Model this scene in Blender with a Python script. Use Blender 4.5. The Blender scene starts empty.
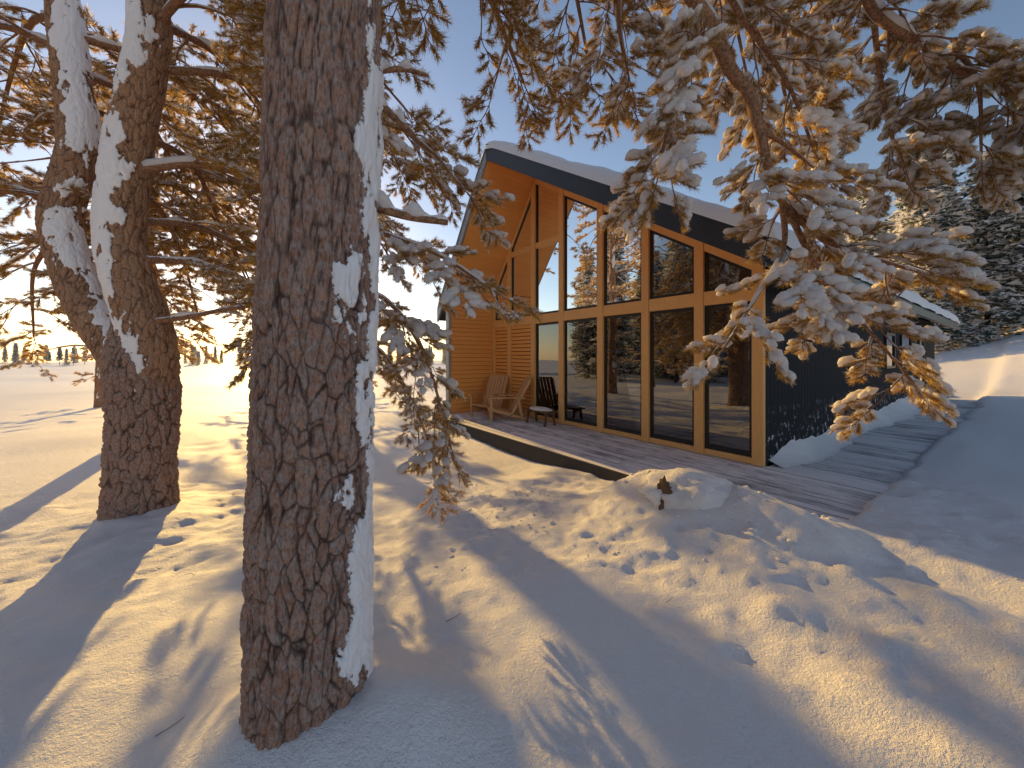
import bpy, bmesh, math, random
import numpy as np
from mathutils import Vector, Matrix
random.seed(7); rng=np.random.default_rng(7)
scene=bpy.context.scene
COL=scene.collection
# ------------------------------------------------------------ noise helpers
def hsh(ix,iy,iz,seed):
    h=(ix.astype(np.int64)*374761393+iy.astype(np.int64)*668265263+iz.astype(np.int64)*1440662683+seed*974634777)&0xffffffff
    h=((h^(h>>13))*1274126177)&0xffffffff
    h=((h^(h>>15))*2246822519)&0xffffffff
    h=h^(h>>16)
    return h/4294967295.0
def vnoise(x,y,z,seed=0):
    ix=np.floor(x);iy=np.floor(y);iz=np.floor(z)
    fx=x-ix;fy=y-iy;fz=z-iz
    fx=fx*fx*fx*(fx*(fx*6-15)+10);fy=fy*fy*fy*(fy*(fy*6-15)+10);fz=fz*fz*(3-2*fz)
    r=0
    for a in (0,1):
        for b in (0,1):
            for c in (0,1):
                w=(fx if a else 1-fx)*(fy if b else 1-fy)*(fz if c else 1-fz)
                r=r+w*hsh(ix+a,iy+b,iz+c,seed)
    return r*2-1
def fbm(x,y,z=None,octs=4,seed=0):
    if z is None: z=np.zeros_like(x)
    r=0;a=1;s=0
    for i in range(octs):
        r=r+a*vnoise(x+i*17.3,y-i*9.1,z+i*3.7,seed+i); s+=a
        a*=.5;x=x*2.03;y=y*2.03;z=z*2.03
    return r/s
def voro(x,y,z,seed=0):
    ix=np.floor(x);iy=np.floor(y);iz=np.floor(z)
    f1=np.full(x.shape,9.);f2=np.full(x.shape,9.);cid=np.zeros(x.shape)
    for a in (-1,0,1):
        for b in (-1,0,1):
            for c in (-1,0,1):
                cx=ix+a;cy=iy+b;cz=iz+c
                px=cx+hsh(cx,cy,cz,seed);py=cy+hsh(cx,cy,cz,seed+1);pz=cz+hsh(cx,cy,cz,seed+2)
                d=np.sqrt((px-x)**2+(py-y)**2+(pz-z)**2)
                n=d<f1
                f2=np.where(n,f1,np.minimum(f2,d))
                cid=np.where(n,hsh(cx,cy,cz,seed+5),cid)
                f1=np.where(n,d,f1)
    return f1,f2,cid
def sst(a,b,x):
    t=np.clip((x-a)/(b-a),0,1); return t*t*(3-2*t)
# ------------------------------------------------------------ mesh helpers
def mk_mesh(name,V,quads=None,tris=None,mats=(),mq=None,mt=None,smooth=True,attrs=None):
    me=bpy.data.meshes.new(name)
    V=np.asarray(V,dtype=np.float32)
    me.vertices.add(len(V)); me.vertices.foreach_set('co',V.ravel())
    L=[];S=[];M=[];off=0
    for f,k,m in ((quads,4,mq),(tris,3,mt)):
        if f is None or len(f)==0: continue
        f=np.asarray(f,dtype=np.int32)
        L.append(f.ravel()); S.append(off+np.arange(len(f))*k); off+=f.size
        M.append(np.zeros(len(f),np.int32) if m is None else np.asarray(m,np.int32))
    L=np.concatenate(L);S=np.concatenate(S).astype(np.int32);M=np.concatenate(M)
    me.loops.add(len(L)); me.loops.foreach_set('vertex_index',L)
    me.polygons.add(len(S)); me.polygons.foreach_set('loop_start',S)
    me.polygons.foreach_set('material_index',M)
    me.polygons.foreach_set('use_smooth',np.full(len(S),smooth,dtype=bool))
    for m in mats: me.materials.append(m)
    me.update(calc_edges=True)
    if attrs:
        for k,v in attrs.items():
            a=me.attributes.new(k,'FLOAT','POINT'); a.data.foreach_set('value',np.asarray(v,np.float32))
    return me
def obj(name,me,parent=None):
    o=bpy.data.objects.new(name,me); COL.objects.link(o)
    if parent is not None: o.parent=parent
    return o
def empty(name,loc=(0,0,0),rz=0):
    o=bpy.data.objects.new(name,None); COL.objects.link(o); o.location=loc; o.rotation_euler=(0,0,rz); return o
class Geo:
    def __init__(s): s.V=[];s.Q=[];s.T=[];s.mq=[];s.mt=[];s.n=0
    def add(s,V,Q=None,T=None,m=0):
        V=np.asarray(V,float).reshape(-1,3); s.V.append(V)
        if Q is not None and len(Q): Q=np.asarray(Q,int)+s.n; s.Q.append(Q); s.mq.append(np.full(len(Q),m))
        if T is not None and len(T): T=np.asarray(T,int)+s.n; s.T.append(T); s.mt.append(np.full(len(T),m) if np.isscalar(m) else m)
        s.n+=len(V)
    def mesh(s,name,mats,smooth=False):
        c=lambda l:np.concatenate(l) if l else None
        return mk_mesh(name,np.concatenate(s.V),c(s.Q),c(s.T),mats,c(s.mq),c(s.mt),smooth)
BQ=[(0,1,2,3),(7,6,5,4),(0,4,5,1),(1,5,6,2),(2,6,7,3),(3,7,4,0)]
def box(g,x0,x1,y0,y1,z0,z1,m=0):
    g.add([(x0,y0,z0),(x0,y1,z0),(x1,y1,z0),(x1,y0,z0),(x0,y0,z1),(x0,y1,z1),(x1,y1,z1),(x1,y0,z1)],BQ,m=m)
def beam(g,p0,p1,w,h,up=(0,0,1),m=0):
    p0=Vector(p0);p1=Vector(p1);d=(p1-p0).normalized();u=Vector(up)
    s=d.cross(u).normalized();u=s.cross(d).normalized()
    r=[]
    for p in (p0,p1):
        for a,b in ((-1,-1),(1,-1),(1,1),(-1,1)): r.append(tuple(p+s*a*w/2+u*b*h/2))
    g.add(r,BQ,m=m)
def prism(g,poly,x0,x1,m=0):   # convex poly in (y,z)
    n=len(poly); V=[(x0,a,b) for a,b in poly]+[(x1,a,b) for a,b in poly]
    Q=[(i,(i+1)%n,n+(i+1)%n,n+i) for i in range(n)]
    T=[(0,i+1,i) for i in range(1,n-1)]+[(n,n+i,n+i+1) for i in range(1,n-1)]
    g.add(V,Q,T,m)
def finish(g,name,mats,parent,smooth=False,bevel=0):
    o=obj(name,g.mesh(name,mats,smooth),parent)
    if bevel:
        b=o.modifiers.new('bevel','BEVEL'); b.width=bevel; b.segments=1; b.limit_method='ANGLE'
    return o
# ------------------------------------------------------------ materials
class NM:
    def __init__(s,name):
        s.m=bpy.data.materials.new(name); s.m.use_nodes=True; s.t=s.m.node_tree; s.t.nodes.clear()
        s.out=s.n('ShaderNodeOutputMaterial')
    def n(s,t,**k):
        x=s.t.nodes.new(t)
        for a,b in k.items(): setattr(x,a,b)
        return x
    def l(s,a,b): s.t.links.new(a,b)
    def noise(s,scale,detail=4,rough=.55,vec=None,dist=0):
        x=s.n('ShaderNodeTexNoise'); x.inputs['Scale'].default_value=scale;x.inputs['Detail'].default_value=detail
        x.inputs['Roughness'].default_value=rough; x.inputs['Distortion'].default_value=dist
        if vec is not None: s.l(vec,x.inputs['Vector'])
        return x.outputs['Fac']
    def co(s,scale=(1,1,1)):
        t=s.n('ShaderNodeTexCoord'); m=s.n('ShaderNodeMapping'); m.inputs['Scale'].default_value=scale
        s.l(t.outputs['Object'],m.inputs['Vector']); return m.outputs['Vector']
    def ramp(s,fac,stops):
        r=s.n('ShaderNodeValToRGB'); e=r.color_ramp.elements
        while len(e)<len(stops): e.new(.5)
        for i,(p,c) in enumerate(stops):
            e[i].position=p; e[i].color=(c,c,c,1) if isinstance(c,(int,float)) else (*c,1)
        s.l(fac,r.inputs['Fac']); return r.outputs['Color']
    def mix(s,f,a,b,mode='MIX'):
        x=s.n('ShaderNodeMix',data_type='RGBA',blend_type=mode)
        for v,i in ((f,0),(a,6),(b,7)):
            if hasattr(v,'is_linked'): s.l(v,x.inputs[i])
            elif i==0: x.inputs[0].default_value=v
            else: x.inputs[i].default_value=(*v,1)
        return x.outputs[2]
    def math(s,op,a,b=None,clamp=False):
        x=s.n('ShaderNodeMath',operation=op); x.use_clamp=clamp
        for v,i in ((a,0),(b,1)):
            if v is None: continue
            if hasattr(v,'is_linked'): s.l(v,x.inputs[i])
            else: x.inputs[i].default_value=v
        return x.outputs[0]
    def bump(s,h,st=.5,d=.01):
        b=s.n('ShaderNodeBump'); b.inputs['Strength'].default_value=st;b.inputs['Distance'].default_value=d
        s.l(h,b.inputs['Height']); return b.outputs['Normal']
    def pbr(s,col,rough=.6,nor=None,spec=.4,metal=0):
        p=s.n('ShaderNodeBsdfPrincipled')
        for v,k in ((col,'Base Color'),(rough,'Roughness')):
            if hasattr(v,'is_linked'): s.l(v,p.inputs[k])
            else: p.inputs[k].default_value=(*v,1) if k=='Base Color' else v
        p.inputs['Specular IOR Level'].default_value=spec; p.inputs['Metallic'].default_value=metal
        if nor is not None: s.l(nor,p.inputs['Normal'])
        return p.outputs[0]
    def surf(s,sh): s.l(sh,s.out.inputs['Surface']); return s.m

SNC=(.95,.89,.87)
def m_snow():
    n=NM('snow'); c=n.co()
    f=n.noise(70,3,.65,c); g=n.noise(11,4,.6,c); v=n.noise(260,2,.5,c)
    h=n.math('ADD',n.math('MULTIPLY',f,.6),n.math('ADD',n.math('MULTIPLY',g,.8),n.math('MULTIPLY',v,.3)))
    col=n.mix(n.noise(1.3,3,.5,c),(.93,.88,.86),(.97,.92,.90))
    return n.surf(n.pbr(col,.55,n.bump(h,.8,.034),.3))
def m_bsnow():
    n=NM('branch_snow'); c=n.co(); h=n.noise(70,3,.6,c)
    nor=n.bump(h,.6,.01); a=n.pbr(SNC,.6,nor,.3)
    t=n.n('ShaderNodeBsdfTranslucent'); t.inputs[0].default_value=(.96,.9,.82,1); n.l(nor,t.inputs['Normal'])
    x=n.n('ShaderNodeMixShader'); x.inputs[0].default_value=.42; n.l(a,x.inputs[1]);n.l(t.outputs[0],x.inputs[2])
    return n.surf(x.outputs[0])
def m_needle(name,c1,c2,tr):
    n=NM(name); oi=n.n('ShaderNodeObjectInfo')
    col=n.mix(oi.outputs['Random'],c1,c2)
    a=n.n('ShaderNodeBsdfDiffuse'); n.l(col,a.inputs[0])
    t=n.n('ShaderNodeBsdfTranslucent'); t.inputs[0].default_value=(*tr,1)
    x=n.n('ShaderNodeMixShader'); x.inputs[0].default_value=.5; n.l(a.outputs[0],x.inputs[1]);n.l(t.outputs[0],x.inputs[2])
    return n.surf(x.outputs[0])
def m_bark(name,fur,p1,p2,p3):
    n=NM(name); c=n.co(); at=lambda k:n.n('ShaderNodeAttribute',attribute_name=k).outputs['Fac']
    pl=n.mix(at('cellr'),p1,p2)
    pl=n.mix(n.ramp(n.noise(38,5,.7,c),[(.42,0.),(.62,1.)]),pl,p3)
    fl=n.co((1,1,.3))
    pl=n.mix(n.math('MULTIPLY',n.ramp(n.noise(120,4,.7,fl),[(.35,1.),(.55,0.)]),.6),pl,fur)
    col=n.mix(n.ramp(at('bark_h'),[(.0,0.),(.45,1.)]),fur,pl)
    sn=n.ramp(n.math('ADD',at('snow'),n.math('MULTIPLY',n.math('SUBTRACT',n.noise(70,5,.65,c),.5),1.5)),[(.42,0.),(.54,1.)])
    col=n.mix(sn,col,SNC)
    h=n.math('ADD',n.noise(90,5,.7,fl),n.math('MULTIPLY',n.noise(260,3,.6,c),.4))
    h=n.math('ADD',h,n.math('MULTIPLY',sn,1.2))
    return n.surf(n.pbr(col,.85,n.bump(h,.7,.007),.2))
def m_twig():
    n=NM('twig_bark'); c=n.co(); g=n.n('ShaderNodeNewGeometry'); s=n.n('ShaderNodeSeparateXYZ'); n.l(g.outputs['Normal'],s.inputs[0])
    col=n.mix(n.ramp(n.noise(60,4,.6,c),[(.35,0.),(.65,1.)]),(.14,.07,.04),(.42,.22,.12))
    f=n.ramp(n.math('ADD',s.outputs[2],n.math('MULTIPLY',n.math('SUBTRACT',n.noise(25,3,.6,c),.5),1.4)),[(.5,0.),(.65,1.)])
    return n.surf(n.pbr(n.mix(f,col,SNC),.8,n.bump(n.noise(80,4,.6,c),.6,.006),.2))
def m_wood(name,c1,c2,sc=(1,14,14),rough=.5):
    n=NM(name); v=n.co(sc); gi=n.n('ShaderNodeNewGeometry')
    a=n.noise(5,6,.65,v,.8); b=n.noise(1.7,2,.5,n.co((.4,3,3)))
    col=n.mix(n.ramp(a,[(.35,0.),(.7,1.)]),c1,c2)
    col=n.mix(n.math('MULTIPLY',gi.outputs['Random Per Island'],.45),col,c2)
    col=n.mix(n.math('MULTIPLY',b,.3),col,tuple(x*.55 for x in c1))
    return n.surf(n.pbr(col,rough,n.bump(a,.25,.004),.35))
def m_deck():
    n=NM('deck_boards'); c=n.co(); gi=n.n('ShaderNodeNewGeometry'); s=n.n('ShaderNodeSeparateXYZ'); n.l(gi.outputs['Normal'],s.inputs[0])
    gr=n.noise(6,6,.7,n.co((25,1.2,8)))
    rp=gi.outputs['Random Per Island']
    col=n.mix(gr,(.15,.14,.14),(.36,.34,.34)); col=n.mix(n.math('MULTIPLY',rp,.6),col,(.22,.205,.20))
    a=n.noise(.8,4,.6,c); b=n.noise(3.2,5,.7,n.co((7,.9,1)))
    f=n.math('ADD',n.math('MULTIPLY',a,.75),n.math('MULTIPLY',b,1.0))
    f=n.math('ADD',f,n.math('MULTIPLY',n.math('SUBTRACT',rp,.5),.24))
    f=n.math('MULTIPLY',n.ramp(f,[(.68,0.10),(.80,.6),(.93,.97)]),n.math('MAXIMUM',s.outputs[2],0))
    return n.surf(n.pbr(n.mix(f,col,SNC),.7,n.bump(n.math('ADD',n.math('MULTIPLY',f,1.2),gr),.6,.014),.3))
def m_black():
    n=NM('black_cladding'); c=n.co((8,8,1)); a=n.noise(6,5,.6,c)
    col=n.mix(a,(.008,.009,.011),(.022,.022,.025))
    s=n.n('ShaderNodeSeparateXYZ'); t=n.n('ShaderNodeTexCoord'); n.l(t.outputs['Object'],s.inputs[0])
    lo=n.math('MULTIPLY',n.ramp(n.noise(7,5,.7,n.co()),[(.56,0.),(.66,1.)]),n.ramp(s.outputs[2],[(.1,1.),(.9,0.)]))
    return n.surf(n.pbr(n.mix(lo,col,(.8,.8,.84)),.75,n.bump(a,.3,.004),.15))
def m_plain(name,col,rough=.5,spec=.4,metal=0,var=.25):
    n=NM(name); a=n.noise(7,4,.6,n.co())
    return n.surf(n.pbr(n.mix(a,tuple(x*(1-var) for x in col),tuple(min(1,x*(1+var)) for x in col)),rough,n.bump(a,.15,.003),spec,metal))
def m_glass():
    n=NM('window_glass'); f=n.n('ShaderNodeFresnel'); f.inputs[0].default_value=1.65
    nor=n.bump(n.noise(.9,1,.4,n.co()),.06,.05)
    g=n.n('ShaderNodeBsdfGlossy'); g.inputs['Roughness'].default_value=.01; g.inputs[0].default_value=(.95,.95,.95,1); n.l(nor,g.inputs['Normal'])
    t=n.n('ShaderNodeBsdfTransparent'); t.inputs[0].default_value=(.55,.56,.56,1)
    x=n.n('ShaderNodeMixShader'); n.l(n.math('ADD',f.outputs[0],.12,True),x.inputs[0]); n.l(t.outputs[0],x.inputs[1]); n.l(g.outputs[0],x.inputs[2])
    return n.surf(x.outputs[0])
SNOW=m_snow();BS=m_bsnow()
NEED=m_needle('pine_needles',(.13,.10,.035),(.23,.15,.05),(.88,.54,.14))
NFAR=m_needle('far_needles',(.065,.09,.09),(.09,.12,.115),(.15,.18,.14))
BARK=m_bark('pine_bark',(.055,.033,.026),(.36,.18,.12),(.48,.27,.18),(.40,.31,.27))
BARK2=m_bark('upper_pine_bark',(.10,.05,.03),(.42,.20,.10),(.52,.27,.13),(.42,.28,.20))
TWIG=m_twig()
WOOD=m_wood('larch_posts',(.90,.52,.20),(.76,.38,.12),(14,14,1))
CLAD=m_wood('larch_cladding',(.92,.44,.12),(.80,.33,.08),(1,14,14))
INW=m_wood('interior_wood',(.5,.30,.15),(.36,.2,.1))
DECK=m_deck();BLACK=m_black();ROOF=m_plain('roof_metal',(.03,.033,.04),.4)
EDGE=m_plain('roof_edge_metal',(.30,.33,.38),.35,.5,.3)
SASH=m_plain('sash_dark',(.02,.02,.02),.4);GLASS=m_glass()
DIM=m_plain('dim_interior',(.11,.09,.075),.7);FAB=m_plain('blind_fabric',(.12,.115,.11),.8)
ROCK=m_plain('stump_wood',(.16,.09,.05),.9,.2,0,.6)
FTR=m_plain('far_trunk_bark',(.09,.065,.055),.9,.1,0,.4)
# ------------------------------------------------------------ terrain
HX,HY=3.64,5.4; SX,SY=.81,.5865; TX,TY=-.5865,.81
TR1=(-.77,1.43); TR2=(-3.92,3.98)
def ground_h(x,y,detail=True):
    s=(x-HX)*SX+(y-HY)*SY; t=(x-HX)*TX+(y-HY)*TY
    r=np.sqrt(x*x+y*y)
    h=.12-.27*sst(2.2,6,r)
    left=sst(6,-2,x-y*.25)
    h=h-1.1*sst(9,32,r)*left-1.9*sst(35,110,r)*left
    h=h+4.2*sst(20,48,x)*sst(5,30,r)+3*sst(50,160,x)
    h=h+.19*sst(-1.05,-1.25,t)*sst(-2.6,-1.8,s)*sst(0,4,x)+.24*sst(-1.6,-4.5,t)
    # hollow beside the front edge of the terrace
    h=h-.16*np.exp(-((s+2.3)/.7)**2)*sst(1.6,3.2,t)*sst(9,7,t)
    # drift beside the terrace
    h=h+.32*np.exp(-((s+2.5)/.48)**2)*sst(-1.9,-.8,t)*sst(.8,.1,t)
    h=h+.15*np.exp(-((s+3.0)/.6)**2)*sst(-3.6,-1.0,t)*sst(1.6,.1,t)
    for (cx,cy),a,w in ((TR1,.16,.42),(TR2,.16,.8),((-.33,1.38),.14,.24),((-.95,1.3),.05,.35),((-.6,1.1),.05,.2)):
        h=h+a*np.exp(-((x-cx)**2+(y-cy)**2)/w**2)
    if detail:
        near=sst(14,3,r)
        edge=sst(.02,.5,np.abs(t+1.3))
        h=h+(.09*fbm(x*.45,y*.45,octs=2,seed=3)*sst(60,10,r))*np.where(s>-1.9,edge,1)+.6*fbm(x*.05,y*.05,octs=3,seed=9)*sst(12,50,r)
        cl=sst(-.05,.4,fbm(x*.5+4,y*.5,octs=2,seed=21)+.5*np.exp(-((x-.7)**2+(y-4.)**2)/1.8)+.3*np.exp(-((x-2.6)**2+(y-2.3)**2)/1.2))
        lump=fbm(x*3.2,y*3.2,octs=3,seed=5)
        h=h+(.014+.040*cl)*lump*near
        h=h+cl*.030*np.maximum(fbm(x*8,y*8,octs=4,seed=6),-.1)*near
        h=h+.005*fbm(x*14,y*14,octs=3,seed=8)*near*(.5+cl)
        # a line of old footprints
        for k in range(26):
            u=k/25.; px=-7+5.2*u+.25*math.sin(k*2.1)+(.14 if k%2 else -.14); py=7.5-4.9*u*u+.2*math.cos(k*1.7)
            h=h-.022*np.exp(-(((x-px)/.14)**2+((y-py)/.18)**2)**1.5)
    # under the house and terrace the ground stays below the boards; snow laps over the right edge
    jit=.14*fbm(s*1.1,s*0,octs=3,seed=71)
    ins=np.minimum(np.minimum(sst(-1.93,-1.85,s+.05*jit),sst(17,16.6,s)),np.minimum(sst(-1.28,-1.10,t+jit),sst(7.5,7.2,t)))
    ins=np.where((s>13.1)&(t<0),0,ins)
    h=np.where(ins>0,h*(1-ins)+np.minimum(h,-.16)*ins,h)
    return h
N=900
u=np.linspace(-1,1,N)
ax=1.6*np.sinh(6.0*u); gx,gy=np.meshgrid(ax+.4,ax+3.0,indexing='ij')
gz=ground_h(gx.ravel(),gy.ravel())
idx=np.arange(N*N).reshape(N,N)
Q=np.stack([idx[:-1,:-1],idx[1:,:-1],idx[1:,1:],idx[:-1,1:]],-1).reshape(-1,4)
obj('snow_ground',mk_mesh('snow_ground',np.stack([gx.ravel(),gy.ravel(),gz],-1),Q,mats=[SNOW]))
def gh(x,y): return float(ground_h(np.array([float(x)]),np.array([float(y)]),False)[0])
# ------------------------------------------------------------ tubes
def cat(P,n):
    P=np.asarray(P,float); P=np.vstack([2*P[0]-P[1],P,2*P[-1]-P[-2]]); m=len(P)-3
    t=np.linspace(0,m-1e-6,n); i=t.astype(int); f=(t-i)[:,None]
    a,b,c,d=P[i],P[i+1],P[i+2],P[i+3]
    return .5*((2*b)+(-a+c)*f+(2*a-5*b+4*c-d)*f*f+(-a+3*b-3*c+d)*f**3)
def frames(C):
    T=np.gradient(C,axis=0); T/=np.linalg.norm(T,axis=1)[:,None]+1e-9
    ref=np.array([1.,.13,.07]); 
    if abs(T[:,0]).mean()>.75: ref=np.array([.05,.1,1.])
    A=np.cross(T,ref); A/=np.linalg.norm(A,axis=1)[:,None]+1e-9
    return T,A,np.cross(T,A)
def tube(g,P,r0,r1,n=12,k=6,m=0,rad=None):
    C=cat(P,n); T,A,B=frames(C); th=np.linspace(0,2*np.pi,k,endpoint=False)
    R=np.linspace(r0,r1,n) if rad is None else rad
    V=C[:,None,:]+R[:,None,None]*(A[:,None,:]*np.cos(th)[None,:,None]+B[:,None,:]*np.sin(th)[None,:,None])
    i=np.arange(n*k).reshape(n,k); j=np.roll(i,-1,1)
    g.add(V.reshape(-1,3),np.stack([i[:-1],j[:-1],j[1:],i[1:]],-1).reshape(-1,4),m=m)
    return C,T
def snow_on(g,C,T,r,m=0,amt=1.,seed=0):
    n=len(C); k=7
    s=np.arange(n)*.37+seed*5.1; w=np.clip(.55+.9*vnoise(s,s*0,s*0,seed),0,1.2)*amt
    w=w*np.sqrt(np.clip(1-T[:,2]**2,0,1)); w[0]*=.2; w[-1]=0
    rr=(r*.95+.009)*w
    cc=C.copy(); cc[:,2]+=r*.75+rr*.25
    A=np.cross(T,[0,0,1.]); A/=np.linalg.norm(A,axis=1)[:,None]+1e-6
    th=np.linspace(0,2*np.pi,k,endpoint=False)
    V=cc[:,None,:]+rr[:,None,None]*(A[:,None,:]*np.cos(th)[None,:,None]*1.05+np.array([0,0,1.])[None,None,:]*np.sin(th)[None,:,None]*.85)
    i=np.arange(n*k).reshape(n,k); j=np.roll(i,-1,1)
    g.add(V.reshape(-1,3),np.stack([i[:-1],j[:-1],j[1:],i[1:]],-1).reshape(-1,4),m=m)
def bark_tube(name,P,R,zs,ka,sc,amp,sdir,sthr,mat,parent,seed=0,flare=None,plate=2.6,nz=.75):
    """zs: curve parameter samples 0..1"""
    nn=3000; C0=cat(P,nn); q=np.asarray(zs); ii=np.clip(q*(nn-1),0,nn-1)
    C=np.stack([np.interp(ii,np.arange(nn),C0[:,c]) for c in range(3)],-1)
    Rr=np.interp(q,np.linspace(0,1,len(R)),R)
    T,A,B=frames(C); th=np.linspace(0,2*np.pi,ka,endpoint=False); n=len(C)
    D=(A[:,None,:]*np.cos(th)[None,:,None]+B[:,None,:]*np.sin(th)[None,:,None])
    if flare:
        zz=C[:,2]-C[0,2]; fl=flare*np.exp(-zz/.28)
        lob=1+.35*np.cos(th*4+1)[None,:]; Rm=Rr[:,None]+fl[:,None]*lob
    else: Rm=np.repeat(Rr[:,None],ka,1)
    V=C[:,None,:]+Rm[...,None]*D
    x,y,z=[V[...,c].ravel() for c in range(3)]
    wx=.22*fbm(x*7,y*7,z*7,3,seed+40); wy=.22*fbm(x*7+9,y*7,z*7,3,seed+41)
    f1,f2,cid=voro((x)*sc+wx*3.2,(y)*sc+wy*3.2,z*sc*.3+wx*2.5,seed)
    pl=np.clip((f2-f1)*plate,0,1)**.6
    f1b,f2b,_=voro(x*sc*2.1+wx*5,y*sc*2.1+wy*5,z*sc*1.3+wy*2,seed+9)
    pl=pl*(.6+.4*np.clip((f2b-f1b)*3,0,1))
    fb=fbm(x*26,y*26,z*12,3,seed+3)
    pl=np.clip(pl+.22*fb,0,1)
    h=amp*(pl-.6)+amp*.45*fb+amp*.5*(cid-.5)*pl
    Dn=D.reshape(-1,3); sd=np.array(sdir)/np.linalg.norm(sdir)
    big=fbm(x*2.1,y*2.1,z*1.7,3,seed+60); sm=fbm(x*13,y*13,z*8,4,seed+61)
    s=Dn@sd+nz*big+nz*sm+.15*(pl-.5)
    sn=sst(sthr-.14,sthr+.14,s)
    h=h*(1-.4*sn)+sn*amp*1.0*(1+.6*sm)
    V=V.reshape(-1,3)+Dn*h[:,None]
    i=np.arange(n*ka).reshape(n,ka); j=np.roll(i,-1,1)
    me=mk_mesh(name,V,np.stack([i[:-1],j[:-1],j[1:],i[1:]],-1).reshape(-1,4),mats=[mat],attrs={'bark_h':pl,'cellr':cid,'snow':sn})
    return obj(name,me,parent)
# ------------------------------------------------------------ needle sprays (shared meshes)
def ico(k):
    bm=bmesh.new(); bmesh.ops.create_icosphere(bm,subdivisions=k,radius=1)
    r=np.array([v.co[:] for v in bm.verts]),np.array([[v.index for v in f.verts] for f in bm.faces]); bm.free(); return r
IV,IT=ico(4); I2=ico(2); I1=ico(1)
def rnd(a,b): return random.uniform(a,b)
def blob(g,c,rx,ry,rz,yaw,m,seed,I=I2):
    V=I[0].copy(); d=1+.45*fbm(V[:,0]*2.2+seed*3.1,V[:,1]*2.2,V[:,2]*2.2,2,seed)
    V=V*d[:,None]*[rx,ry,rz]; V[:,2]=np.where(V[:,2]<0,V[:,2]*.55,V[:,2])
    cs,sn=math.cos(yaw),math.sin(yaw)
    V=np.stack([V[:,0]*cs-V[:,1]*sn,V[:,0]*sn+V[:,1]*cs,V[:,2]],-1)+np.array(c)
    g.add(V,T=I[1],m=m)
def spray(seed,snow,ntip=9,npn=85,nw=.0042,need=NEED,I=I2,frost=.3):
    random.seed(seed); g=Geo(); L=.4
    main=[(0,0,0),(L*.35,rnd(-.02,.02),.01),(L*.7,rnd(-.04,.04),.025),(L,rnd(-.05,.05),.05)]
    C,T=tube(g,main,.006,.003,8,4,0)
    tips=[]
    for i in range(ntip):
        if i==0: p0=C[-2];d=Vector((1,rnd(-.2,.2),.3))
        else:
            u=.2+.75*i/ntip; p0=C[int(u*7)]; sd=1 if i%2 else -1
            a=rnd(.5,1.15); d=Vector((math.cos(a),sd*math.sin(a),rnd(-.1,.55)))
        d.normalize(); l=rnd(.09,.2)
        p0=Vector(p0);p1=p0+d*l; tube(g,[p0,(p0+p1)/2+Vector((0,0,-.008)),p1],.004,.002,4,3,0)
        tips.append((p0,p1,d,l))
        ns=npn; tt=np.random.default_rng(seed*50+i)
        w=tt.uniform(.3,1.05,ns); ang=tt.uniform(.35,1.15,ns); ph=tt.uniform(0,6.283,ns); ln=tt.uniform(.045,.078,ns)
        dv=np.array(d); a1=np.cross(dv,[.1,.2,1.]);a1/=np.linalg.norm(a1);a2=np.cross(dv,a1)
        dd=dv*np.cos(ang)[:,None]+(a1*np.cos(ph)[:,None]+a2*np.sin(ph)[:,None])*np.sin(ang)[:,None]
        b=np.array(p0)+(np.array(p1)-np.array(p0))*w[:,None]
        sdv=np.cross(dd,tt.normal(size=(ns,3)));sdv/=np.linalg.norm(sdv,axis=1)[:,None]
        V=np.stack([b-sdv*nw/2,b+sdv*nw/2,b+dd*ln[:,None]],1).reshape(-1,3)
        fr=(tt.uniform(size=ns)+dd[:,2]*.5)>(1-frost)
        g.add(V,T=np.arange(ns*3).reshape(-1,3),m=np.where(fr,2,1))
    for i,(p0,p1,d,l) in enumerate(tips):
        if random.random()<.2+.7*min(1,snow):
            for q in range(2 if snow>.8 else 1):
                c=p0.lerp(p1,rnd(.3,1.)); k=snow*rnd(.45,1.1)
                blob(g,(c.x+rnd(-.015,.015),c.y+rnd(-.015,.015),c.z+.024*max(.6,k)),.045*k,.03*k,.027*k,math.atan2(d.y,d.x),2,seed*20+i+q*400,I)
    return g.mesh('needle_spray',[TWIG,need,BS],True)
SP_HEAVY=[spray(s,1.5,10,112,.0052,frost=.24) for s in (1,2,3,4,5,6)]
SP_LIGHT=[spray(s,.7,10,88,.0064,I=I1,frost=.12) for s in (11,12,13,14,15)]
SP_MID=[spray(s,.9,8,46,.012,I=I1,frost=.16) for s in (21,22,23)]
random.seed(99)
def put_spray(lib,p,d,sc,parent):
    d=Vector(d).normalized(); up=Vector((rnd(-.3,.3),rnd(-.3,.3),1))
    y=up.cross(d)
    if y.length<.1: y=Vector((1,0,0)).cross(d)
    y.normalize(); z=d.cross(y)
    M=Matrix((d,y,z)).transposed().to_4x4()
    o=bpy.data.objects.new('needle_spray',random.choice(lib)); COL.objects.link(o)
    o.matrix_basis=Matrix.Translation(p)@M@Matrix.Diagonal((sc,sc*rnd(.85,1.15),sc,1)); o.parent=parent
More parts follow.
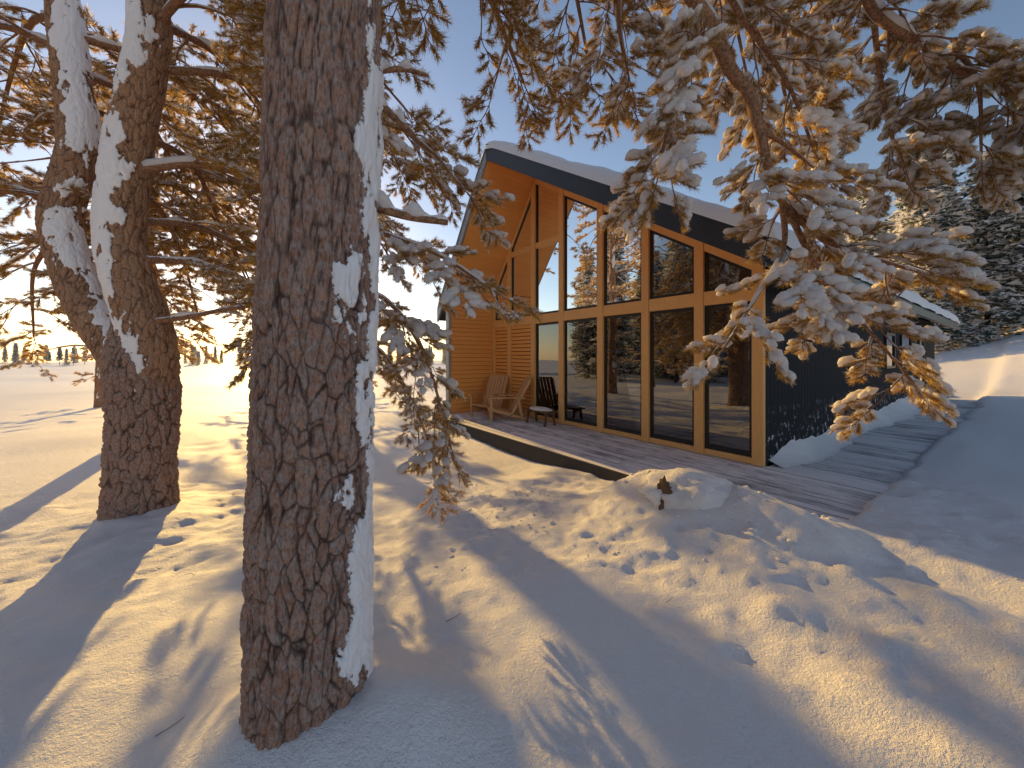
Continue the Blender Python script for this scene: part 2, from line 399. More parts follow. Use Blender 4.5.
class Crown:
    def __init__(s,parent): s.g=Geo();s.sn=Geo();s.p=parent;s.k=0
    def limb(s,pts,r0,r1,lib,step=.22,sub=(.35,.8),droop=.35,sc=1.,start=.15,snow=1.,per=.17,spread=1.):
        L=sum((Vector(b)-Vector(a)).length for a,b in zip(pts[:-1],pts[1:])); n=max(8,int(L/.07)); s.k+=1
        C,T=tube(s.g,pts,r0,r1,n,8,0); R=np.linspace(r0,r1,n)
        snow_on(s.sn,C,T,R,0,snow,s.k)
        m=int(L*(1-start)/step); side=1
        for i in range(m+1):
            u=start+(1-start)*(i+rnd(-.3,.3))/max(1,m); u=min(.999,max(start,u)); j=int(u*(n-1)); side=-side
            p=Vector(C[j]); t=Vector(T[j]); lat=t.cross(Vector((0,0,1)))
            if lat.length<.25: a=rnd(0,6.28); lat=Vector((math.cos(a),math.sin(a),0))
            lat.normalize()
            d=(t*rnd(.3,.9)+lat*side*rnd(.5,1.1)*spread+Vector((0,0,rnd(-.35,.35)))).normalized()
            l=rnd(*sub)*(1-.45*u)
            q=[p]; nseg=4
            for _ in range(nseg):
                d=(d+Vector((rnd(-.18,.18),rnd(-.18,.18),-droop*rnd(.2,.7)))).normalized(); q.append(q[-1]+d*l/nseg)
            rr=max(.004,R[j]*.42)
            C2,T2=tube(s.g,[tuple(x) for x in q],rr,.004,8,5,0); s.k+=1
            if snow>0: snow_on(s.sn,C2,T2,np.full(8,rr*.7),0,snow*.9,s.k)
            ns=max(1,int(l/per/sc))
            for a in range(ns+1):
                v=.25+.75*a/max(1,ns); jj=min(7,int(v*7)); td=Vector(T2[jj])
                lt=Vector((-td.y,td.x,0))*(1 if a%2 else -1)
                dd=td+lt*(rnd(.2,1.) if a<ns else 0)+Vector((0,0,rnd(-.15,.3)))
                put_spray(lib,Vector(C2[jj]),dd,sc*rnd(.75,1.15),s.p)
        put_spray(lib,Vector(C[-1]),Vector(T[-1]),sc,s.p)
    def done(s):
        obj('limbs',s.g.mesh('limbs',[TWIG],True),s.p)
        if s.sn.n: obj('limb_snow',s.sn.mesh('limb_snow',[BS],True),s.p)
# ------------------------------------------------------------ foreground pine
T1=empty('pine_tree')
zz=np.concatenate([np.linspace(0,.36,900),np.linspace(.36,1,120)[1:]])
bark_tube('trunk',[(-.775,1.43,-.05),(-.765,1.43,1.0),(-.735,1.435,2.0),(-.712,1.44,3.0),(-.69,1.45,5),(-.62,1.5,9)],[.207,.203,.198,.192,.17,.12],zz,440,25,.016,(.93,.33,.1),.90,BARK,T1,1,.035,nz=.75)
c=Crown(T1)
g=Geo();gs=Geo()
for P,r in (([(-.56,1.5,2.2),(-.42,1.54,2.17),(-.27,1.58,2.16)],.022),([(-.55,1.5,2.62),(-.46,1.52,2.55),(-.4,1.55,2.5)],.018),([(-.56,1.52,2.75),(-.47,1.6,2.82),(-.38,1.66,2.84)],.014)):
    C,T=tube(g,P,r,r*.6,14,9); snow_on(gs,C,T,np.full(14,r),0,1.7,3)
obj('dead_stubs',g.mesh('dead_stubs',[TWIG],True),T1); obj('stub_snow',gs.mesh('stub_snow',[BS],True),T1)
c.limb([(-.68,1.5,4.6),(-.5,2.1,4.75),(-.25,2.8,4.5),(.1,3.3,4.0)],.05,.012,SP_LIGHT,step=.15,sub=(.4,.9))
c.limb([(-.68,1.5,5.1),(-.2,2.3,5.3),(.4,3.1,5.1),(.75,3.6,4.35)],.05,.012,SP_LIGHT,step=.15,sub=(.4,.9))
c.limb([(-.72,1.5,4.2),(-1.1,2.2,4.5),(-1.5,3.0,4.4),(-2.,3.6,4.0)],.045,.012,SP_LIGHT,step=.25,sub=(.4,.9))
c.done()
# ------------------------------------------------------------ young pine just behind it (drooping snowy twigs)
T2=empty('young_pine_tree')
b0=(-1.25,2.75)
bark_tube('trunk',[(b0[0],b0[1],-.2),(b0[0]+.03,b0[1],1.5),(b0[0]-.03,b0[1]+.05,3.2),(b0[0],b0[1],5)],[.07,.06,.05,.02],np.linspace(0,1,200),40,26,.008,(.9,-.2,.2),.9,BARK2,T2,4)
c=Crown(T2)
HL=SP_HEAVY[:3]+SP_LIGHT[:3]
c.limb([(-1.22,2.75,2.6),(-.85,2.7,2.45),(-.5,2.65,2.3),(-.08,2.6,2.02)],.025,.008,HL,step=.14,sub=(.25,.5),droop=.5,sc=.68)
c.limb([(-1.22,2.75,2.15),(-.85,2.7,1.95),(-.6,2.65,1.55),(-.42,2.6,.95)],.022,.006,HL,step=.13,sub=(.2,.38),droop=.6,sc=.6)
c.limb([(-1.22,2.75,3.3),(-.9,2.75,3.3),(-.6,2.75,3.1),(-.35,2.7,2.8)],.022,.008,HL,step=.14,sub=(.25,.5),droop=.4,sc=.7)
c.limb([(-1.22,2.75,1.75),(-.95,2.8,1.6),(-.72,2.8,1.2),(-.55,2.8,.75)],.02,.006,SP_LIGHT,step=.14,sub=(.2,.38),droop=.6,sc=.6)
c.limb([(-1.28,2.75,2.3),(-1.6,2.9,2.2),(-1.9,3.0,1.8)],.02,.006,SP_LIGHT,step=.16,sub=(.25,.5),droop=.5,sc=.8)
c.done()
# ------------------------------------------------------------ forked pine on the left
T3=empty('forked_pine_tree')
q=np.linspace(0,1,420)
bark_tube('trunk',[(-3.93,3.98,-.25),(-3.93,3.98,.4),(-3.9,3.98,1.0),(-3.93,3.99,1.55),(-3.95,4.0,1.95)],[.30,.28,.29,.30,.22],q,300,15,.026,(.3,-.5,.1),1.6,BARK,T3,2,.06)
bark_tube('fork_a',[(-3.98,3.99,1.1),(-4.15,4.02,1.55),(-4.68,4.1,2.25),(-4.98,4.15,3.1),(-4.85,4.2,4.0),(-5.05,4.25,5.3),(-5.4,4.3,8)],[.21,.20,.18,.175,.165,.15,.09],np.linspace(0,1,620),200,17,.013,(.80,-.2,.45),.60,BARK2,T3,6,nz=.7)
bark_tube('fork_b',[(-3.88,3.98,1.1),(-3.83,3.96,1.75),(-4.05,3.9,2.75),(-3.92,3.85,3.75),(-3.66,3.8,4.85),(-3.7,3.75,5.9),(-3.5,3.7,9)],[.24,.22,.20,.19,.165,.15,.09],np.linspace(0,1,640),200,17,.013,(-.45,-.75,.4),.62,BARK2,T3,7,nz=.8)
c=Crown(T3)
random.seed(5)
def from_pt(p,yaw,L,rise,drop,r=.05,**k):
    d=Vector((math.cos(yaw),math.sin(yaw),0)); p=Vector(p)
    P=[p,p+d*L*.33+Vector((0,0,rise)),p+d*L*.66+Vector((rnd(-.1,.1),rnd(-.1,.1),rise*.9-drop*.3)),p+d*L+Vector((0,0,rise*.6-drop))]
    c.limb([tuple(x) for x in P],r,.01,k.pop('lib',SP_LIGHT),**k)
for (p,yaw,L,ri,dr) in (((-3.7,3.8,4.5),.6,2.3,.2,1.1),((-3.85,3.85,3.5),.35,1.9,.15,1.0),((-3.65,3.8,4.9),-.3,2.0,.25,.9),((-3.7,3.8,5.4),.1,2.6,.2,1.3),
    ((-3.66,3.8,5.0),1.4,2.4,.2,1.5),((-4.0,3.9,3.0),1.0,2.0,.1,1.2),((-5.0,4.2,4.3),2.4,2.2,.2,1.4),((-4.95,4.2,4.8),1.7,2.4,.2,1.4),((-4.9,4.15,3.5),1.9,2.2,.1,1.5),
    ((-5.0,4.2,5.0),3.3,2.0,.2,1.2),((-3.7,3.8,5.8),.7,3.0,.1,1.6),((-5.1,4.2,5.4),2.7,2.6,.2,1.6),((-5.0,4.2,5.2),.9,2.0,.1,.9),((-3.9,3.9,2.6),.9,1.7,.05,.8),((-4.95,4.2,2.9),2.6,2.,.1,1.1),((-4.95,4.2,3.3),3.3,1.8,.1,1.0),
    ((-4.9,4.2,3.9),1.3,2.2,.1,1.3),((-3.9,3.9,3.9),1.7,2.4,.1,1.6),((-4.0,3.9,3.3),2.0,2.2,.1,1.2),((-4.8,4.2,2.6),2.0,1.9,.1,.9)):
    from_pt(p,yaw,L,ri,dr,.045,step=.26,sub=(.4,.95),droop=.45)
c.limb([(-3.75,3.9,1.95),(-3.3,3.85,2.0),(-2.75,3.85,2.1),(-2.3,3.9,2.1)],.035,.012,SP_LIGHT,step=.3,sub=(.2,.4),start=.45,snow=1.)
c.done()
# ------------------------------------------------------------ pine whose branches hang into the right side
T4=empty('overhanging_pine_tree')
bark_tube('trunk',[(3.6,-1.6,-.1),(3.55,-1.6,2),(3.6,-1.5,4),(3.4,-1.4,8)],[.24,.22,.19,.1],np.linspace(0,1,160),60,14,.02,(.9,.3,.2),.9,BARK,T4,12,.05)
c=Crown(T4); random.seed(31)
k=dict(sub=(.22,.52),droop=.45,snow=1.3)
c.limb([(3.5,-1.4,6.0),(2.4,.6,5.9),(1.0,2.2,4.6),(1.35,2.45,3.65),(1.59,2.5,3.3),(1.75,2.5,2.72),(2.02,2.5,2.42),(2.32,2.5,2.27),(2.78,2.52,2.15)],.062,.010,SP_HEAVY,step=.27,start=.58,sc=.72,**k)
c.limb([(1.75,2.5,2.75),(1.93,2.46,2.3),(2.02,2.42,2.05),(2.3,2.42,1.76),(2.62,2.45,1.42)],.022,.007,SP_HEAVY,step=.17,start=.3,sc=.68,**k)
c.limb([(1.8,2.5,2.62),(1.75,2.42,2.3),(1.55,2.35,2.0),(1.28,2.3,1.62)],.020,.006,SP_HEAVY,step=.2,start=.35,sc=.66,**k)
c.limb([(1.3,2.42,3.8),(1.12,2.45,3.4),(1.0,2.45,3.0),(.95,2.45,2.75)],.025,.008,SP_HEAVY,step=.14,start=.1,sc=.75,**k)
c.limb([(1.2,2.3,4.1),(1.5,2.5,3.9),(1.9,2.6,3.5),(2.1,2.6,3.0)],.026,.008,SP_HEAVY,step=.2,start=.2,sc=.72,**k)
c.limb([(1.65,2.5,3.1),(1.9,2.6,3.05),(2.15,2.6,2.85)],.018,.006,SP_HEAVY,step=.2,start=.4,sc=.6,**k)
c.limb([(3.5,-1.4,5.6),(2.7,1.0,5.3),(2.5,2.6,4.4),(3.2,2.85,3.9),(3.82,2.8,3.54),(4.3,2.8,3.3)],.05,.012,SP_HEAVY,step=.19,start=.45,sc=.8,**k)
c.limb([(2.5,2.6,4.4),(2.9,3.0,4.2),(3.2,3.2,3.6),(3.35,3.2,3.2)],.026,.009,SP_HEAVY,step=.18,start=.1,sc=.8,**k)
c.limb([(2.4,2.5,4.5),(2.2,2.9,4.4),(2.3,3.2,4.0),(2.5,3.3,3.6)],.026,.009,SP_HEAVY,step=.17,start=.1,sc=.8,**k)
c.limb([(3.3,2.8,3.9),(3.6,2.9,3.7),(3.75,3.0,3.2)],.02,.008,SP_HEAVY,step=.16,start=.1,sc=.75,**k)
c.limb([(1.0,2.2,4.6),(.8,2.6,4.6),(.85,3.0,4.3),(1.0,3.2,3.95)],.026,.009,HL,step=.15,start=.1,sc=.8,**k)
c.limb([(1.0,2.2,4.6),(1.3,2.7,4.7),(1.8,3.1,4.5),(2.0,3.2,4.0)],.026,.009,SP_HEAVY,step=.16,start=.1,sc=.8,**k)
c.done()
# ------------------------------------------------------------ mid-distance pines
def pine(base,H,n,zmin,L,seed,lib=SP_MID,sc=2.2,r=.2,step=.95,snow=.8):
    global c
    random.seed(seed); T=empty('pine_tree'); x,y=base; z0=gh(x,y)-.2
    lx,ly=rnd(-.5,.5),rnd(-.5,.5)
    P=[(x,y,z0),(x+lx*.2,y+ly*.2,z0+H*.33),(x+lx*.7,y+ly*.5,z0+H*.66),(x+lx,y+ly,z0+H)]
    bark_tube('trunk',P,[r,r*.85,r*.6,r*.15],np.linspace(0,1,90),28,11,.02,(.5,-.5,.2),1.2,BARK2,T,seed,.06)
    CC=cat(P,100); c=Crown(T)
    for i in range(n):
        u=(zmin+(H-zmin)*((i+.5)/n)**.9)/H; p=CC[int(min(.98,u)*99)]
        l=L*(1.1-.75*((u*H-zmin)/(H-zmin)))*rnd(.7,1.15)
        from_pt(p,i*2.4+rnd(-.4,.4),l,rnd(0,.4),rnd(.3,.9),.05,lib=lib,step=step,sub=(.6,1.2),droop=.3,sc=sc,per=.34,snow=snow)
    c.done()
for b,H,n,zm,L,sd in (((-5.6,11.5),11,11,6.,2.0,101),((-8.6,13.6),12,12,6,2.2,102),((-8.2,8.2),9.5,12,4.6,2.2,103),
    ((-14,24),13,14,3,3.,105),((-9.6,17.5),11,14,1.6,2.6,107),((-22,20),12,14,1.2,3.,106),
    ((-13,1.5),12,17,1.2,3.4,108),((-19,-2),14,17,1.,3.8,109),((-20,6),13,16,1.5,3.6,110),((-12,-5),12,15,1.5,3.2,111)):
    pine(b,H,n,zm,L,sd)
# ------------------------------------------------------------ distant forest
def far_tree(seed,H,cb,wd):
    r=np.random.default_rng(seed); g=Geo()
    tube(g,[(0,0,0),(r.normal()*.1,0,H*.5),(r.normal()*.15,0,H)],.17,.03,10,6,0)
    nb=110
    for i in range(nb):
        u=cb+(1-cb)*(i/nb)**.9; z=u*H; l=(1.03-u)**.8*H*wd*r.uniform(.45,1.3)+.15; a=i*2.399+r.normal()*.4
        d=np.array([math.cos(a),math.sin(a),0]); m=56
        w=r.uniform(.1,1,m)**.7
        c0=d*(l*w)[:,None]+np.array([0,0,z])+np.stack([r.normal(size=m)*.2*(.4+w),r.normal(size=m)*.2*(.4+w),r.normal(size=m)*.10-w*w*l*.42],-1)
        e1=r.normal(size=(m,3))*.11;e2=r.normal(size=(m,3))*.11; e1[:,2]*=.5;e2[:,2]*=.5
        g.add(np.stack([c0-e1,c0+e1,c0+e2*1.6],1).reshape(-1,3),T=np.arange(m*3).reshape(-1,3),m=1)
        m2=54; c1=c0[:m2]+[0,0,.08]; 
        e1=r.normal(size=(m2,3))*.14;e2=r.normal(size=(m2,3))*.14;e1[:,2]*=.45;e2[:,2]*=.45
        g.add(np.stack([c1-e1,c1+e1,c1+e2*1.6],1).reshape(-1,3),T=np.arange(m2*3).reshape(-1,3),m=2)
    return g.mesh('far_spruce',[FTR,NFAR,BS])
FT=[far_tree(s,12+s%3,cb,wd) for s,cb,wd in ((1,.06,.17),(2,.10,.14),(3,.3,.17),(4,.05,.15))]
random.seed(77)
D=empty('distant_trees')
def ft(x,y,s):
    o=obj('far_spruce',random.choice(FT),D); o.location=(x,y,gh(x,y)-.4); o.scale=(s*rnd(.8,1.1),s*rnd(.8,1.1),s); o.rotation_euler=(0,0,rnd(0,6.28))
for i in range(66):
    Y=rnd(27,62); X=Y*rnd(.90,1.6); ft(X,Y,rnd(.8,1.6))
for i in range(8):
    Y=rnd(60,80); X=Y*rnd(.55,.85); ft(X,Y,rnd(.9,1.2))
for i in range(110):
    Y=rnd(170,240); X=Y*rnd(-1.8,.1); ft(X,Y,rnd(.5,.9))
for i in range(48):
    a=rnd(2.65,4.3); R=rnd(32,60); ft(R*math.cos(a),R*math.sin(a),rnd(1.,1.5))
# ------------------------------------------------------------ terrace
Dk=empty('wooden_terrace',(HX,HY,0),math.atan2(SY,SX))
g=Geo(); random.seed(3); w=.138; xx=-1.9
while xx<13.0:
    y0=-1.4; y1=7.2 if xx<-.02 else -.02
    y=y0
    while y<y1-.01:
        e=min(y1,y+(rnd(1.6,3.4) if y1>0 else 9)); z=rnd(-.003,.003)
        if y1-e<.6: e=y1
        box(g,xx,xx+w,y+.003,e-.003,-.035+z,z); y=e
    xx+=w+.013
finish(g,'boards',[DECK],Dk,bevel=.004)
g=Geo(); box(g,-1.93,-1.902,-1.4,7.2,-.32,-.004); box(g,-1.9,0,7.202,7.23,-.32,-.004)
for i in range(9): box(g,-1.8,-.1,-1.2+i,-1.12+i,-.3,-.04)
finish(g,'rim_joists',[m_plain('dark_timber',(.05,.045,.045),.8)],Dk)
nx,ny=260,22; X,Y=np.meshgrid(np.linspace(.1,16.2,nx),np.linspace(0,1,ny),indexing='ij')
wd=.28+.22*fbm(X*.8,X*0,octs=3,seed=4)+.02*X; Yw=-.004-Y*wd
Z=(.16+.16*fbm(X*1.3,X*0+3,octs=3,seed=14)+.015*X)*(1-Y)**1.5+.02*(1-Y)*fbm(X*6,Yw*6,octs=3,seed=15)-.006*Y+.004
i=np.arange(nx*ny).reshape(nx,ny); Qd=np.stack([i[:-1,1:],i[1:,1:],i[1:,:-1],i[:-1,:-1]],-1).reshape(-1,4)
obj('snow_drift',mk_mesh('snow_drift',np.stack([X.ravel(),Yw.ravel(),Z.ravel()],-1),Qd,mats=[SNOW]),Dk)
# ------------------------------------------------------------ house
H=empty('modern_cabin_house',(HX,HY,0),math.atan2(SY,SX))
RT,UZ,EZ=5.12,6.12,2.58
UA=UZ+.02; UB=UZ+.34
def und(t): return EZ+(UZ-EZ)*(t+.55)/(RT+.55) if t<=RT else UZ-(UZ-EZ)*(t-RT)/(7.75-RT)
LEN=16.4
g=Geo()
prism(g,[(-.55,2.60),(-.55,2.92),(RT,UB),(RT,UA)],-1.48,LEN)
prism(g,[(RT+.001,UA),(RT+.001,UB),(7.75,2.92),(7.75,2.60)],-1.48,LEN)
finish(g,'roof_shell',[ROOF],H)
g=Geo()
prism(g,[(-.56,2.56),(-.56,2.93),(RT,UB+.02),(RT,UZ-.01)],-1.53,-1.482)
finish(g,'verge_board_right',[ROOF],H)
g=Geo(); prism(g,[(RT+.002,UZ-.01),(RT+.002,UB+.02),(7.77,2.93),(7.77,2.56)],-1.53,-1.482); finish(g,'verge_board_left',[EDGE],H)
g=Geo(); box(g,-1.48,LEN,-.6,-.552,2.62,2.9); finish(g,'eave_gutter',[ROOF],H)
g=Geo(); 
for (a,b) in ((-.5,RT-.01),(RT+.01,7.1)):
    n=int(math.hypot(b-a,und(b)-und(a))/.115)
    for i in range(n):
        y0=a+(b-a)*(i+.03)/n; y1=a+(b-a)*(i+.97)/n
        prism(g,[(y0,und(y0)-.012),(y0,und(y0)+.01),(y1,und(y1)+.01),(y1,und(y1)-.012)],-1.47,-.02)
finish(g,'soffit_boards',[CLAD],H)
nx,ny=420,150; X,Y=np.meshgrid(np.linspace(-1.56,LEN+.1,nx),np.linspace(-.64,7.7,ny),indexing='ij')
top=np.where(Y<RT,2.92+(UB-2.92)*(Y+.55)/(RT+.55),UB-(UB-2.92)*(Y-RT)/(7.75-RT))
ex=np.minimum(X+1.56,LEN+.1-X); ey=np.minimum(Y+.64,7.7-Y)
e=np.clip(np.minimum(ex,ey)/.16,0,1); e=np.sqrt(1-(1-e)**2)
th=(.23+.09*fbm(X*.6,Y*.6,octs=3,seed=33)+.03*fbm(X*4,Y*4,octs=3,seed=34))*np.where(Y>RT+.25,.35,1)
ed=.05*fbm(X*2.2,Y*2.2,octs=2,seed=35)
Zs=top+th*e-.03*(1-e)-.08*np.exp(-((Y-RT)/.22)**2)
Ys=Y+np.where(Y<-.6,ed,0)
i=np.arange(nx*ny).reshape(nx,ny)
obj('roof_snow',mk_mesh('roof_snow',np.stack([X.ravel(),Ys.ravel(),Zs.ravel()],-1),np.stack([i[:-1,:-1],i[1:,:-1],i[1:,1:],i[:-1,1:]],-1).reshape(-1,4),mats=[SNOW]),H)
g=Geo(); box(g,.09,LEN,.03,.14,-.25,2.9); box(g,.09,LEN,7.12,7.24,-.25,3.3); box(g,LEN-.1,LEN,.14,7.1,-.2,2.9)
wins=[(7.6,8.7,1.25,2.2),(9.6,11.2,1.25,2.2),(12.6,13.6,.1,2.2)]
x=.09
while x<LEN-.1:
    segs=[(-.22,2.88)]
    for a,b,z0,z1 in wins:
        if x+.12>a and x<b: segs=[(-.22,z0),(z1,2.88)]
    for z0,z1 in segs: box(g,x+.002,x+.139,.014,.028,z0,z1)
    x+=.142
box(g,.0,.088,-.012,.13,-.2,2.92)
finish(g,'side_wall',[BLACK],H,bevel=.003)
g=Geo()
for a,b,z0,z1 in wins:
    for q in ((a,a+.06,z0,z1),(b-.06,b,z0,z1),(a+.06,b-.06,z0,z0+.06),(a+.06,b-.06,z1-.06,z1)): box(g,q[0],q[1],-.03,.029,q[2],q[3])
finish(g,'side_window_frames',[SASH],H)
g=Geo()
for a,b,z0,z1 in wins: box(g,a+.06,b-.06,.001,.011,z0+.06,z1-.06)
finish(g,'side_window_glass',[GLASS],H)
g=Geo(); prism(g,[(.1,0),(.1,und(.1)),(RT,UZ),(7.1,und(7.1)),(7.1,0)],LEN-.2,LEN-.12); finish(g,'rear_wall',[BLACK],H)
posts=[.07,.93,1.93,3.0,4.17,5.2,6.25,7.06]; pw=.15
g=Geo()
for t in posts:
    a,b=t-pw/2,t+pw/2
    prism(g,[(a,0.01),(a,und(a)-.03),(b,und(b)-.03),(b,0.01)],-.08,.07)
for p,qn in zip(posts[:-1],posts[1:]):
    a,b=p+pw/2+.001,qn-pw/2-.001
    box(g,-.07,.06,a,b,2.40,2.62); box(g,-.06,.06,a,b,.012,.10)
    if 4<p<6: box(g,-.06,.05,a,b,4.30,4.44)
    ts=[a]+([RT] if a<RT<b else [])+[b]
    for u0,u1 in zip(ts[:-1],ts[1:]): prism(g,[(u0,und(u0)-.17),(u0,und(u0)-.03),(u1,und(u1)-.03),(u1,und(u1)-.17)],-.065,.06)
finish(g,'larch_frame',[WOOD],H,bevel=.004)
gs=Geo();gg=Geo()
for bi,(p,qn) in enumerate(zip(posts[:-1],posts[1:])):
    a,b=p+pw/2+.004,qn-pw/2-.004; f=.045
    if b<5.2:
        z0,z1=.105,2.395
        for q in ((a,a+f,z0,z1),(b-f,b,z0,z1),(a+f,b-f,z0,z0+.07),(a+f,b-f,z1-f,z1)): box(gs,-.03,.03,*q)
        if bi in (2,): box(gs,-.025,.025,a+f,b-f,1.68,1.70)
        box(gg,-.008,.008,a+f-.01,b-f+.01,z0+.06,z1-f+.01)
    z0=2.625; za,zb=und(a)-.175,und(b)-.175
    poly=[(a,z0),(a,max(za,z0+.02)),(b,max(zb,z0+.02)),(b,z0)]
    if a<RT<b: poly=[(a,z0),(a,za),(RT,und(RT)-.175),(b,zb),(b,z0)]
    prism(gg,poly,-.008,.008)
    box(gs,-.03,.03,a,a+f,z0,max(za-.03,z0+.01)); box(gs,-.03,.03,b-f,b,z0,max(zb-.03,z0+.01)); box(gs,-.03,.03,a+f,b-f,z0,z0+f)
    if not(a<RT<b): prism(gs,[(a,za-.05),(a,za),(b,zb),(b,zb-.05)],-.03,.03)
finish(gs,'window_sashes',[SASH],H); finish(gg,'window_panes',[GLASS],H)
g=Geo()
for a,b in ((posts[5]+.08,posts[6]-.08),(posts[6]+.08,posts[7]-.08)):
    z=.11
    while z<2.36: box(g,-.05,-.02,a,b,z,z+.085); z+=.1
z=.01
while z<3.5:
    z1=z+.112; x0=-1.44
    zt=und(7.07)-.02
    if z1<zt: box(g,x0,-.085,7.07,7.10,z,z1)
    z+=.118
finish(g,'larch_cladding',[CLAD],H,bevel=.003)
g=Geo(); box(g,-.015,.02,posts[5]+.08,7.1,.1,2.4,0); box(g,-1.45,-.0,7.102,7.2,-.25,3.35); finish(g,'wing_wall_core',[BLACK],H)
g=Geo(); box(g,-1.52,-1.455,7.05,7.22,.01,und(7.22)-.02); finish(g,'wing_edge_post',[EDGE],H)
g=Geo(); box(g,.1,LEN-.2,.15,7.1,-.1,.02); finish(g,'interior_floor',[INW],H)
g=Geo()
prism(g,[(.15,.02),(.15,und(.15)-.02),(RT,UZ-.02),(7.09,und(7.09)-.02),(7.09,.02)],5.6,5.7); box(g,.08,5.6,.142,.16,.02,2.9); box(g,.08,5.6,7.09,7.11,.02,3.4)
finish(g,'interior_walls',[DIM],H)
g=Geo()
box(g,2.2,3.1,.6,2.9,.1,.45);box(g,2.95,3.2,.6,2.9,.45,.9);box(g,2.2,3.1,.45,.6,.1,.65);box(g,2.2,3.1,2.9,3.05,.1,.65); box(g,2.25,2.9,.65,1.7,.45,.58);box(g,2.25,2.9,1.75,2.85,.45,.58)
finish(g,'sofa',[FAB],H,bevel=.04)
g=Geo(); box(g,5.0,5.55,3.3,6.2,.02,.95); box(g,5.2,5.55,3.3,6.2,1.5,2.2); finish(g,'kitchen_units',[INW],H)
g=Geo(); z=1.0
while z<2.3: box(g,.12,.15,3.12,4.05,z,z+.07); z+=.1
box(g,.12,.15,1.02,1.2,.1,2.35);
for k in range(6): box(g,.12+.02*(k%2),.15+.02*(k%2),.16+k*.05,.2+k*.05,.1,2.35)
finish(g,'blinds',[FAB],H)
# ------------------------------------------------------------ terrace furniture
CH=m_wood('chair_wood',(.72,.42,.2),(.55,.30,.13))
def chair(s,t,yaw):
    e=empty('wooden_deck_chair'); a=math.atan2(SY,SX)
    e.location=(HX+s*SX+t*TX,HY+s*SY+t*TY,0.004); e.rotation_euler=(0,0,a+yaw)
    g=Geo()
    for y in (-.28,.28):
        beam(g,(-.45,y,.30),(.5,y,.04),.03,.06); beam(g,(.1,y,.12),(.58,y,1.0),.03,.06)
        beam(g,(-.38,y*1.12,0),(-.38,y*1.12,.55),.03,.06,(1,0,0)); beam(g,(.38,y*1.12,0.02),(.28,y*1.12,.55),.03,.06,(1,0,0)); beam(g,(-.46,y*1.16,.57),(.42,y*1.16,.57),.1,.025)
    finish(g,'side_frames',[CH],e)
    g=Geo()
    for i in range(6): x=-.42+i*.1; beam(g,(x,-.3,.335-(x+.45)*.27),(x,.3,.335-(x+.45)*.27),.08,.02)
    for i in range(6): y=-.23+i*.092; beam(g,(.13,y,.17),(.60,y,1.04),.075,.018,(1,0,0))
    finish(g,'slats',[CH],e)
chair(-.75,6.2,.5); chair(-.75,5.45,-.5)
e=empty('low_bench'); e.location=(HX-.45*SX+4.45*TX,HY-.45*SY+4.45*TY,0.004); e.rotation_euler=(0,0,math.atan2(SY,SX))
g=Geo()
for i in range(4): box(g,-.18+i*.095,-.1+i*.095,-.4,.4,.3,.33)
for y in (-.32,.32): beam(g,(-.15,y,0),(-.1,y,.3),.05,.04,(1,0,0)); beam(g,(.15,y,0),(.1,y,.3),.05,.04,(1,0,0)); beam(g,(-.15,y,.27),(.15,y,.27),.03,.05)
finish(g,'bench_frame',[ROCK],e)
V=IV*[.18,.36,.05]; g=Geo(); g.add(V+[0,0,.345],T=IT); finish(g,'bench_snow',[SNOW],e,True)
# stump half buried in the drift
e=empty('tree_stump'); zs=gh(1.36,3.38); V=IV.copy(); d=1+.6*fbm(V[:,0]*3,V[:,1]*3,V[:,2]*2,4,5)+.2*fbm(V[:,0]*9,V[:,1]*9,V[:,2]*4,3,6); V=V*d[:,None]*[.07,.08,.18]+[1.34,3.30,zs+.02]
obj('stump_wood',mk_mesh('stump_wood',V,tris=IT,mats=[ROCK]),e)
V=IV.copy(); d=1+.42*fbm(V[:,0]*1.6,V[:,1]*1.6,V[:,2]*1.6,4,8); V=V*d[:,None]*[.38,.28,.19]+[1.60,3.37,zs+.09]
obj('stump_snow',mk_mesh('stump_snow',V,tris=IT,mats=[SNOW]),e)
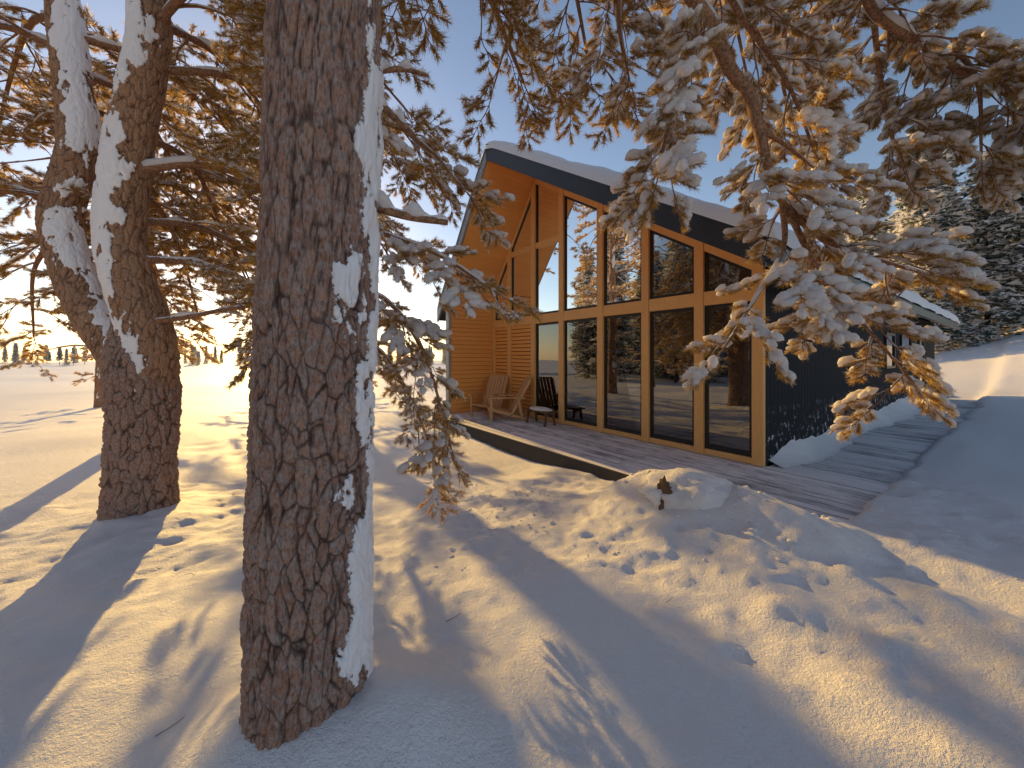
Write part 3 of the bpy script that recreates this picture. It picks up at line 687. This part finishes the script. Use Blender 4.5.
# loose clods of snow fallen from the branches
g=Geo(); R=np.random.default_rng(4); n=1300
X=R.uniform(-1.2,4.2,n);Y=R.uniform(1.6,5.2,n)
dens=fbm(X*1.1,Y*1.1,octs=2,seed=44)+.5*np.exp(-((X-.8)**2+(Y-4.0)**2)/1.6)
s_=(X-HX)*SX+(Y-HY)*SY; ok=(dens>.15)&(s_<-2.05); X=X[ok];Y=Y[ok]; Z=ground_h(X,Y); Rr=np.clip(R.lognormal(-4.75,.5,len(X)),.004,.02)
for i in range(len(X)):
    blob(g,(X[i],Y[i],Z[i]),Rr[i]*1.4,Rr[i]*1.1,Rr[i]*.8,i*1.3,0,i,I1 if Rr[i]<.01 else I2)
obj('snow_clods',g.mesh('snow_clods',[SNOW],True))
e=empty('fallen_twigs'); g=Geo(); random.seed(8)
for (x,y) in ((-1.35,1.42),(-.35,2.0),(.9,2.2),(-2.2,2.6),(.3,3.0)):
    z=float(ground_h(np.array([x]),np.array([y]))[0]); a=rnd(0,3); l=rnd(.05,.11)
    tube(g,[(x,y,z+.004),(x+l*.5*math.cos(a),y+l*.5*math.sin(a),z+.015),(x+l*math.cos(a+.3),y+l*math.sin(a+.3),z+.012)],.002,.001,6,4)
finish(g,'twigs',[ROCK],e)
# ------------------------------------------------------------ light, sky, camera
AZ=math.radians(33); EL=math.radians(17.5)
sd=Vector((-math.sin(AZ)*math.cos(EL),math.cos(AZ)*math.cos(EL),math.sin(EL)))
L=bpy.data.lights.new('sun','SUN'); L.energy=5.0; L.angle=math.radians(.5); L.color=(1,.64,.19)
o=bpy.data.objects.new('sun',L); COL.objects.link(o); o.rotation_euler=(-sd).to_track_quat('-Z','Y').to_euler()
w=bpy.data.worlds.new('World'); scene.world=w; w.use_nodes=True; nt=w.node_tree; nt.nodes.clear()
sk=nt.nodes.new('ShaderNodeTexSky'); sk.sky_type='NISHITA'; sk.sun_disc=False; sk.sun_elevation=EL; sk.sun_rotation=-AZ; sk.air_density=1.0; sk.dust_density=.25; sk.ozone_density=1.5
mx=nt.nodes.new('ShaderNodeMix'); mx.data_type='RGBA'; mx.blend_type='MULTIPLY'; mx.inputs[0].default_value=1; mx.inputs[7].default_value=(1.16,1.04,.99,1)
bg=nt.nodes.new('ShaderNodeBackground'); bg.inputs[1].default_value=.15; ou=nt.nodes.new('ShaderNodeOutputWorld')
nt.links.new(sk.outputs[0],mx.inputs[6]); nt.links.new(mx.outputs[2],bg.inputs[0]); nt.links.new(bg.outputs[0],ou.inputs[0])
cam=bpy.data.cameras.new('camera'); co=bpy.data.objects.new('camera',cam); COL.objects.link(co)
co.location=(0,0,1.6); co.rotation_euler=(math.radians(90),0,0); cam.lens=13.2; cam.sensor_width=36; cam.shift_y=-.028; cam.clip_start=.05; cam.clip_end=2000
scene.camera=co
scene.view_settings.view_transform='Standard'; scene.view_settings.look='None'; scene.view_settings.exposure=0
print('objects',len(bpy.data.objects))
